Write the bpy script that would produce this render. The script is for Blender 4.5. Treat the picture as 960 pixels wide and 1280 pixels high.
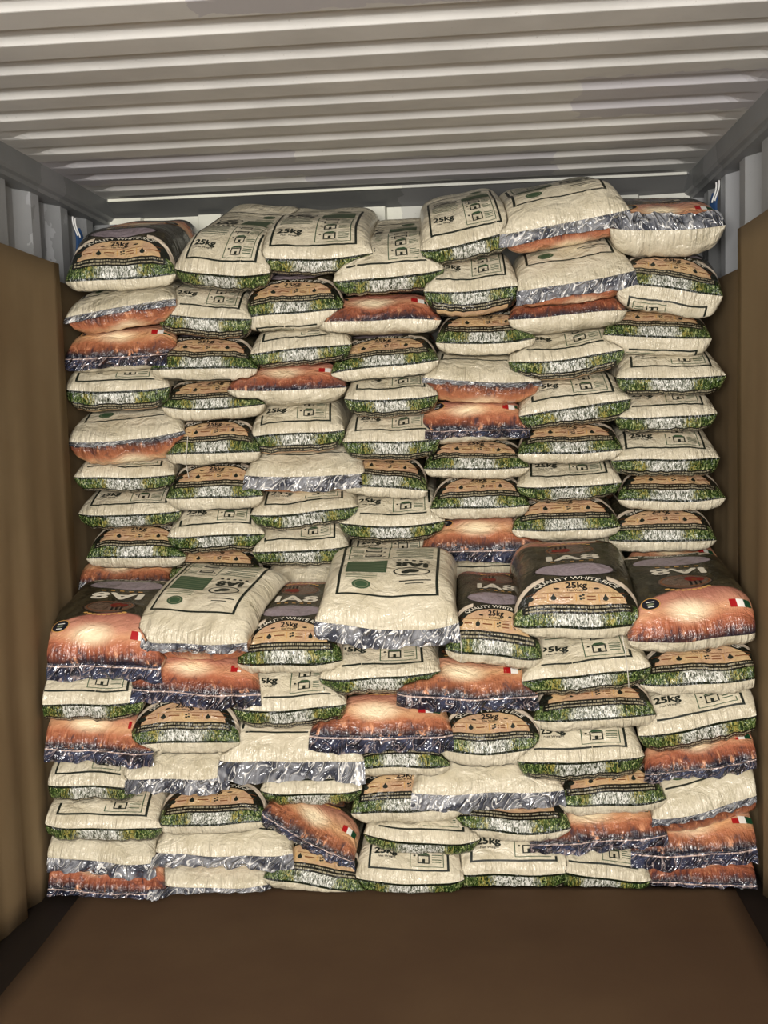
import bpy, bmesh, math, random
import numpy as np
from mathutils import Matrix, Vector, noise

# ------------------------------------------------------------------ clear
for o in list(bpy.data.objects):
    bpy.data.objects.remove(o, do_unlink=True)
scene = bpy.context.scene
C = scene.collection

# ------------------------------------------------------------------ camera
CAM_F=1369.0; CAM_LOC=(1.435,0.0,1.513)
CAM_R=(0.996441, 0.078279, -0.031267); CAM_U=(0.023536, 0.097810, 0.994927); CAM_FW=(-0.080940, 0.992122, -0.095620)
cd = bpy.data.cameras.new('camera')
cam = bpy.data.objects.new('camera', cd)
C.objects.link(cam)
cd.sensor_fit = 'HORIZONTAL'
cd.sensor_width = 36.0
cd.lens = CAM_F / 960.0 * 36.0
cd.clip_start = 0.05
m = Matrix.Identity(4)
for i in range(3):
    m[i][0] = CAM_R[i]; m[i][1] = CAM_U[i]; m[i][2] = -CAM_FW[i]; m[i][3] = CAM_LOC[i]
cam.matrix_world = m
scene.camera = cam

# ------------------------------------------------------------------ world and daylight from the open container door behind the camera
world = bpy.data.worlds.new('world')
scene.world = world
world.use_nodes = True
world.node_tree.nodes['Background'].inputs[0].default_value = (0.92, 0.95, 1.0, 1)
world.node_tree.nodes['Background'].inputs[1].default_value = 0.3
ld = bpy.data.lights.new('door_daylight', 'AREA')
ld.shape = 'RECTANGLE'; ld.size = 2.1; ld.size_y = 1.0
ld.energy = 300.0
ld.color = (1.0, 0.955, 0.89)
lo = bpy.data.objects.new('door_daylight', ld)
lo.location = (1.18, -1.40, 1.70)
lo.rotation_euler = (math.radians(90), 0, 0)
C.objects.link(lo)
vs = scene.view_settings
vs.view_transform = 'Standard'; vs.look = 'None'; vs.gamma = 1.0
vs.use_curve_mapping = False
vs.exposure = -0.02

# ------------------------------------------------------------------ helpers
def lin(r, g, b):
    def f(c):
        c /= 255.0
        return c / 12.92 if c <= 0.04045 else ((c + 0.055) / 1.055) ** 2.4
    return (f(r), f(g), f(b), 1.0)

class NT:
    """small node-expression builder"""
    def __init__(self, name):
        self.mat = bpy.data.materials.new(name)
        self.mat.use_nodes = True
        self.t = self.mat.node_tree
        self.n = self.t.nodes
        self.bsdf = self.n['Principled BSDF']
        self.out = self.n['Material Output']
    def link(self, a, b):
        self.t.links.new(a, b)
    def put(self, sock, v):
        if isinstance(v, (int, float)):
            if sock.type in ('RGBA',):
                sock.default_value = (v, v, v, 1)
            elif sock.type == 'VECTOR':
                sock.default_value = (v, v, v)
            else:
                sock.default_value = v
        elif isinstance(v, tuple):
            sock.default_value = v if sock.type == 'RGBA' else v[:3]
        else:
            self.link(v, sock)
    def math(self, op, a, b=0.0, c=0.0, clamp=False):
        k = self.n.new('ShaderNodeMath'); k.operation = op; k.use_clamp = clamp
        self.put(k.inputs[0], a); self.put(k.inputs[1], b); self.put(k.inputs[2], c)
        return k.outputs[0]
    def add(self, a, b): return self.math('ADD', a, b)
    def sub(self, a, b): return self.math('SUBTRACT', a, b)
    def mul(self, a, b): return self.math('MULTIPLY', a, b)
    def div(self, a, b): return self.math('DIVIDE', a, b)
    def gt(self, a, b): return self.math('GREATER_THAN', a, b)
    def lt(self, a, b): return self.math('LESS_THAN', a, b)
    def step(self, x, a, b):
        k = self.n.new('ShaderNodeMapRange'); k.interpolation_type = 'SMOOTHSTEP'
        self.put(k.inputs[0], x); k.inputs[1].default_value = a; k.inputs[2].default_value = b
        k.inputs[3].default_value = 0; k.inputs[4].default_value = 1
        return k.outputs[0]
    def mix(self, f, a, b, blend='MIX'):
        k = self.n.new('ShaderNodeMix'); k.data_type = 'RGBA'; k.blend_type = blend
        self.put(k.inputs[0], f); self.put(k.inputs[6], a); self.put(k.inputs[7], b)
        return k.outputs[2]
    def ramp(self, f, stops):
        k = self.n.new('ShaderNodeValToRGB'); e = k.color_ramp.elements
        while len(e) < len(stops): e.new(0.5)
        for q, (p, c) in zip(e, stops):
            q.position = p; q.color = c
        self.link(f, k.inputs[0])
        return k.outputs[0]
    def xyz(self, x, y, z=0.0):
        k = self.n.new('ShaderNodeCombineXYZ')
        self.put(k.inputs[0], x); self.put(k.inputs[1], y); self.put(k.inputs[2], z)
        return k.outputs[0]
    def sep(self, v):
        k = self.n.new('ShaderNodeSeparateXYZ'); self.link(v, k.inputs[0])
        return k.outputs
    def uv(self):
        return self.n.new('ShaderNodeUVMap').outputs[0]
    def obj(self):
        return self.n.new('ShaderNodeTexCoord').outputs['Object']
    def rand(self):
        return self.n.new('ShaderNodeObjectInfo').outputs['Random']
    def noise(self, vec, scale=1.0, detail=3.0, rough=0.5, dist=0.0, color=False):
        k = self.n.new('ShaderNodeTexNoise')
        self.link(vec, k.inputs['Vector'])
        k.inputs['Scale'].default_value = scale; k.inputs['Detail'].default_value = detail
        k.inputs['Roughness'].default_value = rough; k.inputs['Distortion'].default_value = dist
        return k.outputs['Color' if color else 'Fac']
    def voronoi(self, vec, scale=1.0, feature='F1'):
        k = self.n.new('ShaderNodeTexVoronoi'); k.feature = feature
        self.link(vec, k.inputs['Vector']); k.inputs['Scale'].default_value = scale
        return k.outputs['Distance']
    def bump(self, h, strength=0.3, dist=0.01, normal=None):
        k = self.n.new('ShaderNodeBump')
        k.inputs['Strength'].default_value = strength; k.inputs['Distance'].default_value = dist
        self.link(h, k.inputs['Height'])
        if normal is not None: self.link(normal, k.inputs['Normal'])
        return k.outputs[0]
    def done(self, color=None, rough=0.5, normal=None, spec=0.5, metallic=0.0, coat=0.0, coat_rough=0.1, alpha=None):
        b = self.bsdf
        if color is not None: self.put(b.inputs['Base Color'], color)
        self.put(b.inputs['Roughness'], rough)
        self.put(b.inputs['Specular IOR Level'], spec)
        self.put(b.inputs['Metallic'], metallic)
        self.put(b.inputs['Coat Weight'], coat)
        self.put(b.inputs['Coat Roughness'], coat_rough)
        if alpha is not None: self.put(b.inputs['Alpha'], alpha)
        if normal is not None:
            self.link(normal, b.inputs['Normal'])
            self.link(normal, b.inputs['Coat Normal'])
        return self.mat

# ------------------------------------------------------------------ materials
M = {}
def film_normal(k, fine=1.0):
    """creases of the plastic film: pulled straight at the ends, crumpled elsewhere, rice grains below"""
    uv = k.uv(); s = k.sep(uv)
    seed = k.mul(k.rand(), 37.0)
    x = k.mul(s[0], 36.0); v = k.mul(s[1], 62.0)
    endd = k.math('MINIMUM', v, k.sub(62.0, v))
    pull = k.step(endd, 11.0, 1.0)
    st = k.noise(k.xyz(k.mul(x, 0.85), k.add(k.mul(v, 0.10), seed), seed), 1.0, 3.0, 0.55, 0.4)
    cr = k.noise(k.xyz(k.mul(x, 0.16), k.add(k.mul(v, 0.16), seed), seed), 1.0, 5.0, 0.55, 0.8)
    rice = k.voronoi(k.xyz(k.mul(x, 2.2), k.mul(v, 1.3), seed), 1.0)
    hgt = k.add(k.add(k.mul(k.mul(st, pull), 1.5), k.mul(cr, 1.5)), k.mul(rice, 0.07))
    return k.bump(hgt, 0.8 * fine, 0.012), x, v, seed

def make_back_film():
    k = NT('cream_woven_film')
    nrm, x, v, seed = film_normal(k)
    mottle = k.noise(k.xyz(k.mul(x, 0.12), k.add(k.mul(v, 0.12), seed), seed), 1.0, 4.0, 0.6)
    c = k.mix(k.step(mottle, 0.35, 0.75), lin(214, 205, 182), lin(190, 180, 154))  # cream drifts between two tones by noise
    # green film shows at the lower side corners
    return k.done(c, 0.3, nrm, 0.5, coat=0.5, coat_rough=0.12)
M['back'] = make_back_film()

def make_front_film():
    k = NT('printed_front_film')
    nrm, x, v, seed = film_normal(k)
    ax = k.math('ABSOLUTE', x)
    sx = k.sub(x, 18.0)
    # uv.x runs 0..1 -> centre it
    X = sx
    ax = k.math('ABSOLUTE', X)
    # dark olive ground
    n0 = k.noise(k.xyz(k.mul(X, 0.3), k.mul(v, 0.08), seed), 1.0, 4.0)
    col = k.mix(k.step(n0, 0.4, 0.7), lin(36, 34, 25), lin(62, 56, 40))
    # heap of rice
    nr = k.noise(k.xyz(k.mul(X, 1.1), k.mul(v, 1.1), 0.0), 1.0, 3.0)
    e = k.math('SQRT', k.add(k.math('POWER', k.div(X, 11.5), 2.0), k.math('POWER', k.div(k.sub(v, 22.6), 3.4), 2.0)))
    rice = k.mix(nr, lin(112, 100, 108), lin(150, 138, 142))
    col = k.mix(k.step(e, 1.10, 1.06), col, lin(20, 19, 15))
    col = k.mix(k.step(e, 1.0, 0.96), col, rice)
    # label: cream ribbon, black banner, tan panel
    r = k.math('SQRT', k.add(k.math('POWER', k.div(X, 16.8), 2.0), k.math('POWER', k.div(k.sub(v, 8.5), 10.6), 2.0)))
    above = k.gt(v, 8.4)
    ribbon = k.mul(k.mul(k.step(r, 1.14, 1.11), k.gt(ax, 9.0)), above)
    col = k.mix(ribbon, col, lin(205, 190, 170))
    col = k.mix(k.mul(k.step(r, 1.0, 0.985), above), col, lin(24, 26, 20))
    nt = k.noise(k.xyz(k.mul(X, 0.12), k.mul(v, 0.2), seed), 1.0, 2.0)
    tan = k.mix(k.step(nt, 0.35, 0.65), lin(194, 164, 122), lin(184, 150, 120))
    tan = k.mix(k.step(ax, 12.0, 17.0), tan, lin(170, 116, 76))
    col = k.mix(k.mul(k.step(r, 0.815, 0.80), above), col, tan)
    # black band with rows of tiny text
    band = k.mul(k.gt(v, 5.2), k.lt(v, 8.2))
    rowf = k.math('FRACT', k.div(k.sub(v, 5.45), 1.3))
    rows = k.mul(k.step(rowf, 0.28, 0.36), k.step(rowf, 0.80, 0.72))
    chars = k.noise(k.xyz(k.mul(X, 2.6), k.mul(k.math('FLOOR', k.div(k.sub(v, 5.45), 1.3)), 7.3), 0.0), 1.0, 2.0, 0.6)
    tm = k.mul(k.mul(rows, k.step(chars, 0.42, 0.5)), k.lt(ax, 14.5))
    txt = k.mix(k.mul(tm, 0.75), lin(20, 21, 17), lin(176, 166, 138))
    col = k.mix(band, col, txt)
    # grass with pale rice in the middle
    g1 = k.noise(k.xyz(k.mul(X, 1.9), k.add(k.mul(v, 0.55), seed), seed), 1.0, 4.0, 0.65, 1.4)
    g2 = k.noise(k.xyz(k.mul(X, 0.9), k.add(k.mul(v, 0.3), 9.0), seed), 1.0, 2.0, 0.5, 1.2)
    green = k.ramp(g1, [(0.34, lin(10, 18, 8)), (0.47, lin(34, 56, 22)), (0.56, lin(82, 104, 48)), (0.66, lin(206, 206, 150))])
    white = k.ramp(g1, [(0.36, lin(22, 28, 18)), (0.45, lin(98, 104, 86)), (0.54, lin(212, 211, 202)), (0.66, lin(250, 249, 244))])
    cen = k.step(k.add(ax, k.mul(g2, 7.0)), 12.0, 8.0)
    yel = k.mul(k.step(ax, 4.5, 7.0), k.step(ax, 12.5, 9.5))
    green = k.mix(k.mul(k.mul(yel, k.step(g2, 0.42, 0.62)), k.step(g1, 0.42, 0.56)), green, lin(158, 146, 76))
    grass = k.mix(cen, green, white)
    col = k.mix(k.lt(v, 5.2), col, grass)
    low = k.lt(v, 8.2)
    col = k.mix(k.mul(low, k.step(ax, 14.8, 16.0)), col, green)
    col = k.mix(k.lt(v, 0.9), col, lin(18, 28, 14))
    # sunset at the top end
    d = k.sub(62.0, v)
    nd = k.noise(k.xyz(k.mul(X, 0.10), k.mul(v, 0.12), seed), 1.0, 4.0, 0.55, 0.6)
    dd = k.add(d, k.mul(k.sub(nd, 0.5), 7.0))
    sun = k.ramp(k.div(dd, 24.0), [(0.0, lin(30, 32, 50)), (0.06, lin(84, 60, 58)), (0.13, lin(142, 86, 66)), (0.27, lin(196, 130, 100)),
                                    (0.42, lin(228, 184, 146)), (0.58, lin(210, 162, 138)), (0.78, lin(174, 122, 108))])
    warm = k.mix(k.rand(), lin(236, 230, 214), lin(236, 216, 210))
    sun = k.mix(1.0, sun, warm, 'MULTIPLY')
    gl = k.math('SQRT', k.add(k.math('POWER', k.div(k.sub(X, 1.5), 5.6), 2.0), k.math('POWER', k.div(k.sub(d, 10.5), 4.0), 2.0)))
    sun = k.mix(k.mul(k.step(gl, 1.5, 0.15), 0.95), sun, lin(253, 236, 200))
    streak = k.noise(k.xyz(k.mul(X, 0.55), k.mul(v, 0.2), k.add(seed, 3.0)), 1.0, 4.0, 0.6, 0.5)
    sun = k.mix(k.mul(k.mul(k.step(streak, 0.5, 0.72), k.step(d, 8.5, 4.0)), 0.85), sun, lin(44, 44, 58))
    sun = k.mix(k.mul(k.step(streak, 0.44, 0.30), k.step(d, 8.0, 3.0)), sun, lin(214, 150, 112))
    edge = k.add(41.5, k.mul(k.math('POWER', k.sub(X, -3.0), 2.0), 0.019))
    msk = k.step(k.sub(v, edge), 0.0, 1.2)
    col = k.mix(msk, col, sun)
    # oval emblem
    el = k.math('SQRT', k.add(k.math('POWER', k.div(X, 8.2), 2.0), k.math('POWER', k.div(k.sub(v, 38.3), 4.2), 2.0)))
    col = k.mix(k.step(el, 1.0, 0.97), col, lin(24, 20, 16))
    col = k.mix(k.step(el, 0.93, 0.90), col, lin(92, 74, 62))
    return k.done(col, 0.26, nrm, 0.5, coat=0.45, coat_rough=0.1)
M['front'] = make_front_film()

def make_flap(name, c1, c2, glint, line, alpha):
    k = NT(name)
    uv = k.uv(); s = k.sep(uv); seed = k.mul(k.rand(), 51.0)
    x = k.mul(s[0], 36.0); v = k.mul(s[1], 4.0)
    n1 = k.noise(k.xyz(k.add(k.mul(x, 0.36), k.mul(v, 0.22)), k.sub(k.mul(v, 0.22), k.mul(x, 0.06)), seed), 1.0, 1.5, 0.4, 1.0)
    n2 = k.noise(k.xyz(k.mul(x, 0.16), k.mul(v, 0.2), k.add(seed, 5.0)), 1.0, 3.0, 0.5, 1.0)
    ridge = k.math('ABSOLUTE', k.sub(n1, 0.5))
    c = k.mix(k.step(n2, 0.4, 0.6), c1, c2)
    c = k.mix(k.mul(k.step(ridge, 0.035, 0.004), 0.9), c, glint)  # light reflected off the folds, painted into the film colour as pale streaks
    if line: c = k.mix(k.mul(k.step(s[1], 0.10, 0.15), k.step(s[1], 0.24, 0.18)), c, lin(214, 190, 180))
    nrm = k.bump(k.add(k.mul(ridge, -3.0), k.mul(n2, 1.2)), 1.0, 0.016)
    return k.done(c, 0.14, nrm, 0.8, coat=1.0, coat_rough=0.05, alpha=alpha)
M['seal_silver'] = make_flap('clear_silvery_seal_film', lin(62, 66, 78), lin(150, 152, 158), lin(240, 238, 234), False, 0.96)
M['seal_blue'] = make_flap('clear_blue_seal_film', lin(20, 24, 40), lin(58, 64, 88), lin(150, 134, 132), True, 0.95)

def flat(name, c, rough=0.5, spec=0.4):
    k = NT(name)
    n = k.noise(k.obj(), 40.0, 2.0)
    cc = k.mix(n, tuple(q * 0.85 for q in c[:3]) + (1,), c)
    M[name] = k.done(cc, rough, None, spec)
flat('ink_dark', lin(26, 32, 24)); flat('ink_green', lin(58, 82, 56)); flat('ink_pale_green', lin(118, 124, 98))
flat('ink_cream', lin(222, 214, 196)); flat('ink_brown', lin(112, 64, 30)); flat('ink_maroon', lin(112, 34, 26))
flat('ink_gold', lin(196, 150, 84)); flat('ink_red', lin(168, 22, 26)); flat('ink_white', lin(240, 238, 230))
flat('ink_flag_green', lin(18, 66, 40)); flat('ink_navy', lin(22, 24, 34)); flat('ink_black', lin(18, 18, 15))
INKS = ['ink_dark', 'ink_green', 'ink_pale_green', 'ink_cream', 'ink_brown', 'ink_maroon', 'ink_gold', 'ink_red', 'ink_white', 'ink_flag_green', 'ink_navy', 'ink_black']

def make_steel(name, base, patch, patch_amt, stretch=(0.8, 5.0, 1.0)):
    k = NT(name)
    o = k.sep(k.obj())
    n = k.noise(k.xyz(k.mul(o[0], 3.0), k.mul(o[1], 3.0), k.mul(o[2], 3.0)), 1.0, 5.0, 0.6)
    c = k.mix(k.step(n, 0.3, 0.75), base, tuple(q * 0.8 for q in base[:3]) + (1,))
    w = k.n.new('ShaderNodeTexWhiteNoise'); w.noise_dimensions = '2D'
    wob = k.mul(k.noise(k.obj(), 14.0, 3.0), 0.12)
    k.link(k.xyz(k.math('FLOOR', k.add(k.mul(o[0], stretch[0]), wob)), k.math('FLOOR', k.mul(k.add(o[1], wob), stretch[1])), 0), w.inputs['Vector'])
    c = k.mix(k.mul(k.gt(w.outputs['Value'], 1.0 - patch_amt), 0.8), c, patch)
    sp = k.noise(k.obj(), 120.0, 2.0)
    c = k.mix(k.mul(k.step(sp, 0.70, 0.76), 0.25), c, lin(90, 70, 55))
    nrm = k.bump(n, 0.08, 0.01)
    M[name] = k.done(c, 0.5, nrm, 0.35)
make_steel('roof_paint', lin(198, 197, 194), lin(170, 168, 174), 0.16, (1.1, 4.785, 1))
make_steel('wall_paint', lin(150, 152, 154), lin(172, 174, 178), 0.1)
make_steel('rail_paint', lin(124, 126, 127), lin(138, 139, 141), 0.1)
make_steel('end_rail_paint', lin(92, 93, 92), lin(106, 106, 106), 0.1)
make_steel('end_wall_paint', lin(226, 226, 212), lin(180, 180, 174), 0.15)

def make_card(name, a, b, rough=0.85):
    k = NT(name)
    o = k.sep(k.obj())
    n = k.noise(k.obj(), 1.6, 4.0, 0.55)
    f = k.noise(k.xyz(k.mul(o[0], 60.0), k.mul(o[1], 60.0), k.mul(o[2], 3.0)), 1.0, 2.0)
    c = k.mix(k.step(n, 0.3, 0.7), a, b)
    c = k.mix(k.mul(f, 0.25), c, tuple(q * 0.7 for q in a[:3]) + (1,))
    M[name] = k.done(c, rough, k.bump(f, 0.1, 0.003), 0.2)
make_card('kraft_board', lin(134, 115, 86), lin(120, 100, 72))
make_card('kraft_floor', lin(86, 66, 46), lin(76, 56, 39))
def make_floor():
    k = NT('dark_plywood')
    o = k.sep(k.obj())
    f = k.noise(k.xyz(k.mul(o[0], 30.0), k.mul(o[1], 1.5), 0), 1.0, 4.0)
    M['plywood'] = k.done(k.mix(f, lin(16, 11, 8), lin(28, 19, 13)), 0.6, k.bump(f, 0.2, 0.004), 0.3)
make_floor()
flat('blue_webbing', lin(28, 62, 104), 0.8); flat('white_cord', lin(226, 226, 224), 0.6); flat('clear_thread', lin(214, 208, 196), 0.3)

# ------------------------------------------------------------------ mesh builders
def mesh_obj(name, verts, faces, mats, parent=None, uvs=None, smooth=False, fmat=None, kind=None):
    me = bpy.data.meshes.new(name)
    me.from_pydata([tuple(map(float, v)) for v in verts], [], [tuple(f) for f in faces])
    for mm in (mats if isinstance(mats, (list, tuple)) else [mats]):
        me.materials.append(mm)
    if uvs is not None:
        lay = me.uv_layers.new(name='UVMap')
        idx = np.empty(len(me.loops), dtype=np.int32); me.loops.foreach_get('vertex_index', idx)
        lay.data.foreach_set('uv', np.asarray(uvs, dtype=np.float32)[idx].ravel())
    if fmat is not None:
        me.polygons.foreach_set('material_index', np.asarray(fmat, dtype=np.int32))
    if smooth:
        me.polygons.foreach_set('use_smooth', np.ones(len(me.polygons), dtype=bool))
    me.update()
    o = bpy.data.objects.new(name, me); C.objects.link(o)
    if parent is not None: o.parent = parent
    if kind: o['kind'] = kind
    return o
def tag(o, label, cat, group=None):
    o['label'] = label; o['category'] = cat
    if group: o['group'] = group
    return o
def empty(name, loc, rot=(0, 0, 0)):
    o = bpy.data.objects.new(name, None); C.objects.link(o)
    o.location = loc; o.rotation_euler = rot; o.empty_display_size = 0.1
    return o
def box_vf(x0, x1, y0, y1, z0, z1, off=0):
    v = [(x0, y0, z0), (x1, y0, z0), (x1, y1, z0), (x0, y1, z0), (x0, y0, z1), (x1, y0, z1), (x1, y1, z1), (x0, y1, z1)]
    f = [(0, 3, 2, 1), (4, 5, 6, 7), (0, 1, 5, 4), (1, 2, 6, 5), (2, 3, 7, 6), (3, 0, 4, 7)]
    return v, [tuple(i + off for i in q) for q in f]
def prism_x(prof, x0, x1):
    """extrude a (y, z) outline along x"""
    n = len(prof)
    v = [(x0, p[0], p[1]) for p in prof] + [(x1, p[0], p[1]) for p in prof]
    f = [tuple(range(n))[::-1], tuple(range(n, 2 * n))] + [(i, (i + 1) % n, n + (i + 1) % n, n + i) for i in range(n)]
    return v, f
def tube(name, pts, rad, mat, parent=None, seg=6):
    pts = [Vector(p) for p in pts]; v = []; f = []
    for i, p in enumerate(pts):
        d = (pts[min(i + 1, len(pts) - 1)] - pts[max(i - 1, 0)]).normalized()
        a = d.orthogonal().normalized(); b = d.cross(a)
        for s in range(seg):
            t = 2 * math.pi * s / seg
            v.append(p + rad * (a * math.cos(t) + b * math.sin(t)))
    for i in range(len(pts) - 1):
        for s in range(seg):
            f.append((i * seg + s, i * seg + (s + 1) % seg, (i + 1) * seg + (s + 1) % seg, (i + 1) * seg + s))
    f.append(tuple(range(seg))[::-1]); f.append(tuple(range((len(pts) - 1) * seg, len(pts) * seg)))
    return mesh_obj(name, v, f, mat, parent, smooth=True)
def solid_grid(P, thick_vec):
    """closed slab from a grid of points P[j][i] with a constant thickness vector"""
    nj, ni = len(P), len(P[0]); t = Vector(thick_vec)
    v = [Vector(p) for r in P for p in r]; n = len(v)
    v += [p + t for p in v]
    f = []
    for j in range(nj - 1):
        for i in range(ni - 1):
            a = j * ni + i
            f.append((a, a + 1, a + ni + 1, a + ni)); f.append((n + a, n + a + ni, n + a + ni + 1, n + a + 1))
    ring = [i for i in range(ni)] + [j * ni + ni - 1 for j in range(1, nj)] + [(nj - 1) * ni + i for i in range(ni - 2, -1, -1)] + [j * ni for j in range(nj - 2, 0, -1)]
    for q in range(len(ring)):
        a, b = ring[q], ring[(q + 1) % len(ring)]
        f.append((a, n + a, n + b, b))
    return v, f

# ------------------------------------------------------------------ the container
XL, XR, Y0, YE, ZC = -0.055, 2.345, -1.45, 4.52, 2.375
v, f = box_vf(XL - 0.1, XR + 0.1, Y0, YE + 0.1, -0.06, 0.0)
mesh_obj('floor', v, f, M['plywood'], kind='structure')

# roof: pressed corrugations running across, fading out before the side rails
def roof():
    pitch = 0.209; ph = 2.463
    prof = []  # (offset in pitch, height)
    prof = [(0.0, 0.0), (0.003, 0.001), (0.018, 0.0155), (0.022, 0.017), (0.086, 0.017), (0.090, 0.0155), (0.105, 0.001), (0.108, 0.0)]
    ys = []
    y = ph - 19 * pitch
    while y < YE - 0.10:
        for (a, h) in prof:
            yy = y + a
            if Y0 <= yy <= YE - 0.12: ys.append((yy, h))
        y += pitch
    ys.append((YE, 0.0))
    xs = [XL, XL + 0.05, XL + 0.10, XL + 0.125, XL + 0.15] + list(np.linspace(XL + 0.25, XR - 0.25, 8)) + [XR - 0.15, XR - 0.125, XR - 0.10, XR - 0.05, XR]
    def amp(x):
        d = min(x - XL, XR - x)
        return min(1.0, max(0.0, (d - 0.085) / 0.06))
    P = [[(x, yy, ZC + h * amp(x)) for x in xs] for (yy, h) in ys]
    v, f = solid_grid(P, (0, 0, 0.03))
    mesh_obj('ceiling', v, f, M['roof_paint'], kind='structure')
roof()

def side_wall(name, x, sgn):
    pitch = 0.278; ys = []
    y = 4.30 - 21 * pitch
    for i in range(23):
        for (a, h) in [(0, 0), (0.072, 0), (0.140, 0.036), (0.210, 0.036)]:
            yy = y + a
            if Y0 <= yy <= YE: ys.append((yy, h))
        y += pitch
    P = [[(x - sgn * (0.0 + h), yy, z) for z in (0.0, 2.30)] for (yy, h) in ys]
    v, f = solid_grid(P, (-sgn * 0.004, 0, 0))
    mesh_obj(name, v, f, M['wall_paint'], kind='structure')
side_wall('wall_left', XL, 1)
side_wall('wall_right', XR, -1)
def rails():
    for nm, x, s in (('trim_1', XL, 1), ('trim_2', XR, -1)):
        prof = [(-0.04, ZC), (0.05, ZC), (0.05, 2.315), (0.042, 2.305), (0.030, 2.300), (0.030, 2.285), (-0.04, 2.285)]
        v = [(x + s * p[0], Y0, p[1]) for p in prof] + [(x + s * p[0], YE, p[1]) for p in prof]
        n = len(prof)
        f = [tuple(range(n)), tuple(range(n, 2 * n))] + [(i, (i + 1) % n, n + (i + 1) % n, n + i) for i in range(n)]
        mesh_obj(nm, v, f, M['rail_paint'], kind='structure')
    # end rail across the back: bright lip, dark sloping face
    v, f = prism_x([(4.405, ZC), (4.405, ZC - 0.006), (4.412, ZC - 0.008), (4.50, ZC - 0.048), (YE, ZC - 0.06), (YE, ZC)], XL + 0.05, XR - 0.05)
    mesh_obj('trim_3', v, f, M['end_rail_paint'], kind='structure')
    v, f = box_vf(XL + 0.06, XR - 0.06, 4.392, 4.405, ZC - 0.010, ZC)
    mesh_obj('trim_6', v, f, M['end_wall_paint'], kind='structure')
    for nm, xa, xb in (('trim_4', XL - 0.02, XL + 0.075), ('trim_5', XR - 0.075, XR + 0.02)):
        v, f = box_vf(xa, xb, YE - 0.07, YE, 0, 2.285)
        mesh_obj(nm, v, f, M['rail_paint'], kind='structure')
rails()
def end_wall():
    xs = []
    x = XL + 0.16
    xs.append((XL, 0.0))
    while x < XR - 0.2:
        for (a, h) in [(0, 0.0), (0.008, 0.03), (0.235, 0.03), (0.243, 0.0)]:
            if x + a < XR: xs.append((x + a, h))
        x += 0.335
    xs.append((XR, 0.0))
    P = [[(x, YE + h - 0.03, z) for z in (0.0, ZC - 0.06)] for (x, h) in xs]
    v, f = solid_grid(P, (0, 0.02, 0))
    mesh_obj('wall_back', v, f, M['end_wall_paint'], kind='structure')
end_wall()

# ------------------------------------------------------------------ cardboard linings
def board(label, x, sgn, ya, yb, za, zb, wav, seed, bow=0.0):
    rnd = random.Random(seed)
    ny, nz = 60, 24
    P = []
    for j in range(nz + 1):
        t = j / nz; z = za + (zb - za) * t
        row = []
        for i in range(ny + 1):
            q = i / ny; y = ya + (yb - ya) * q
            low = (1 - t) ** 1.2
            dd = wav * low * (0.6 * math.sin(y * 31 + 1.3 * math.sin(z * 2.1 + seed)) + 0.4 * math.sin(y * 57 + 2 * z + seed))
            dd += 0.012 * noise.noise(Vector((y * 1.7, z * 1.1, seed * 3.1)))
            dd += bow * math.sin(math.pi * t) * q
            row.append((x + sgn * max(-0.012, dd), y, z + 0.008 * noise.noise(Vector((y * 2.0, seed, 0.3)))))
        P.append(row)
    v, f = solid_grid(P, (-sgn * 0.005, 0, 0))
    c = Vector((x, 0.5 * (ya + yb), za))
    o = mesh_obj('cardboard_sheet', [p - c for p in v], f, M['kraft_board'], smooth=True)
    o.location = c
    tag(o, label, 'cardboard', 'cardboard sheets lining the side walls')
    return o
board('brown cardboard sheet with vertical buckles lining the left container wall', 0.045, 1, 0.4, 3.70, 0.0, 2.035, 0.020, 1.0)
board('narrow strip of brown cardboard behind the left edge of the back stack', 0.010, 1, 3.705, 4.40, 0.0, 1.98, 0.004, 2.0)
board('brown cardboard sheet lining the right container wall', 2.300, -1, 0.4, 3.66, 0.0, 2.045, 0.014, 3.0)
board('narrow strip of brown cardboard beside the right edge of the back stack', 2.325, -1, 3.665, 4.40, 0.0, 1.93, 0.004, 4.0)
def mat_sheet():
    nx, ny = 30, 40
    P = [[(0.172 + (2.210 - 0.172) * i / nx, 0.2 + (3.36 - 0.2) * j / ny,
           0.0075 + 0.004 * noise.noise(Vector((i * 0.35, j * 0.3, 7.7)))) for i in range(nx + 1)] for j in range(ny + 1)]
    v, f = solid_grid(P, (0, 0, -0.004))
    o = mesh_obj('cardboard_mat', v, f, M['kraft_floor'], smooth=True)
    tag(o, 'dark brown cardboard sheet lying on the container floor before the bags', 'cardboard')
mat_sheet()

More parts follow.
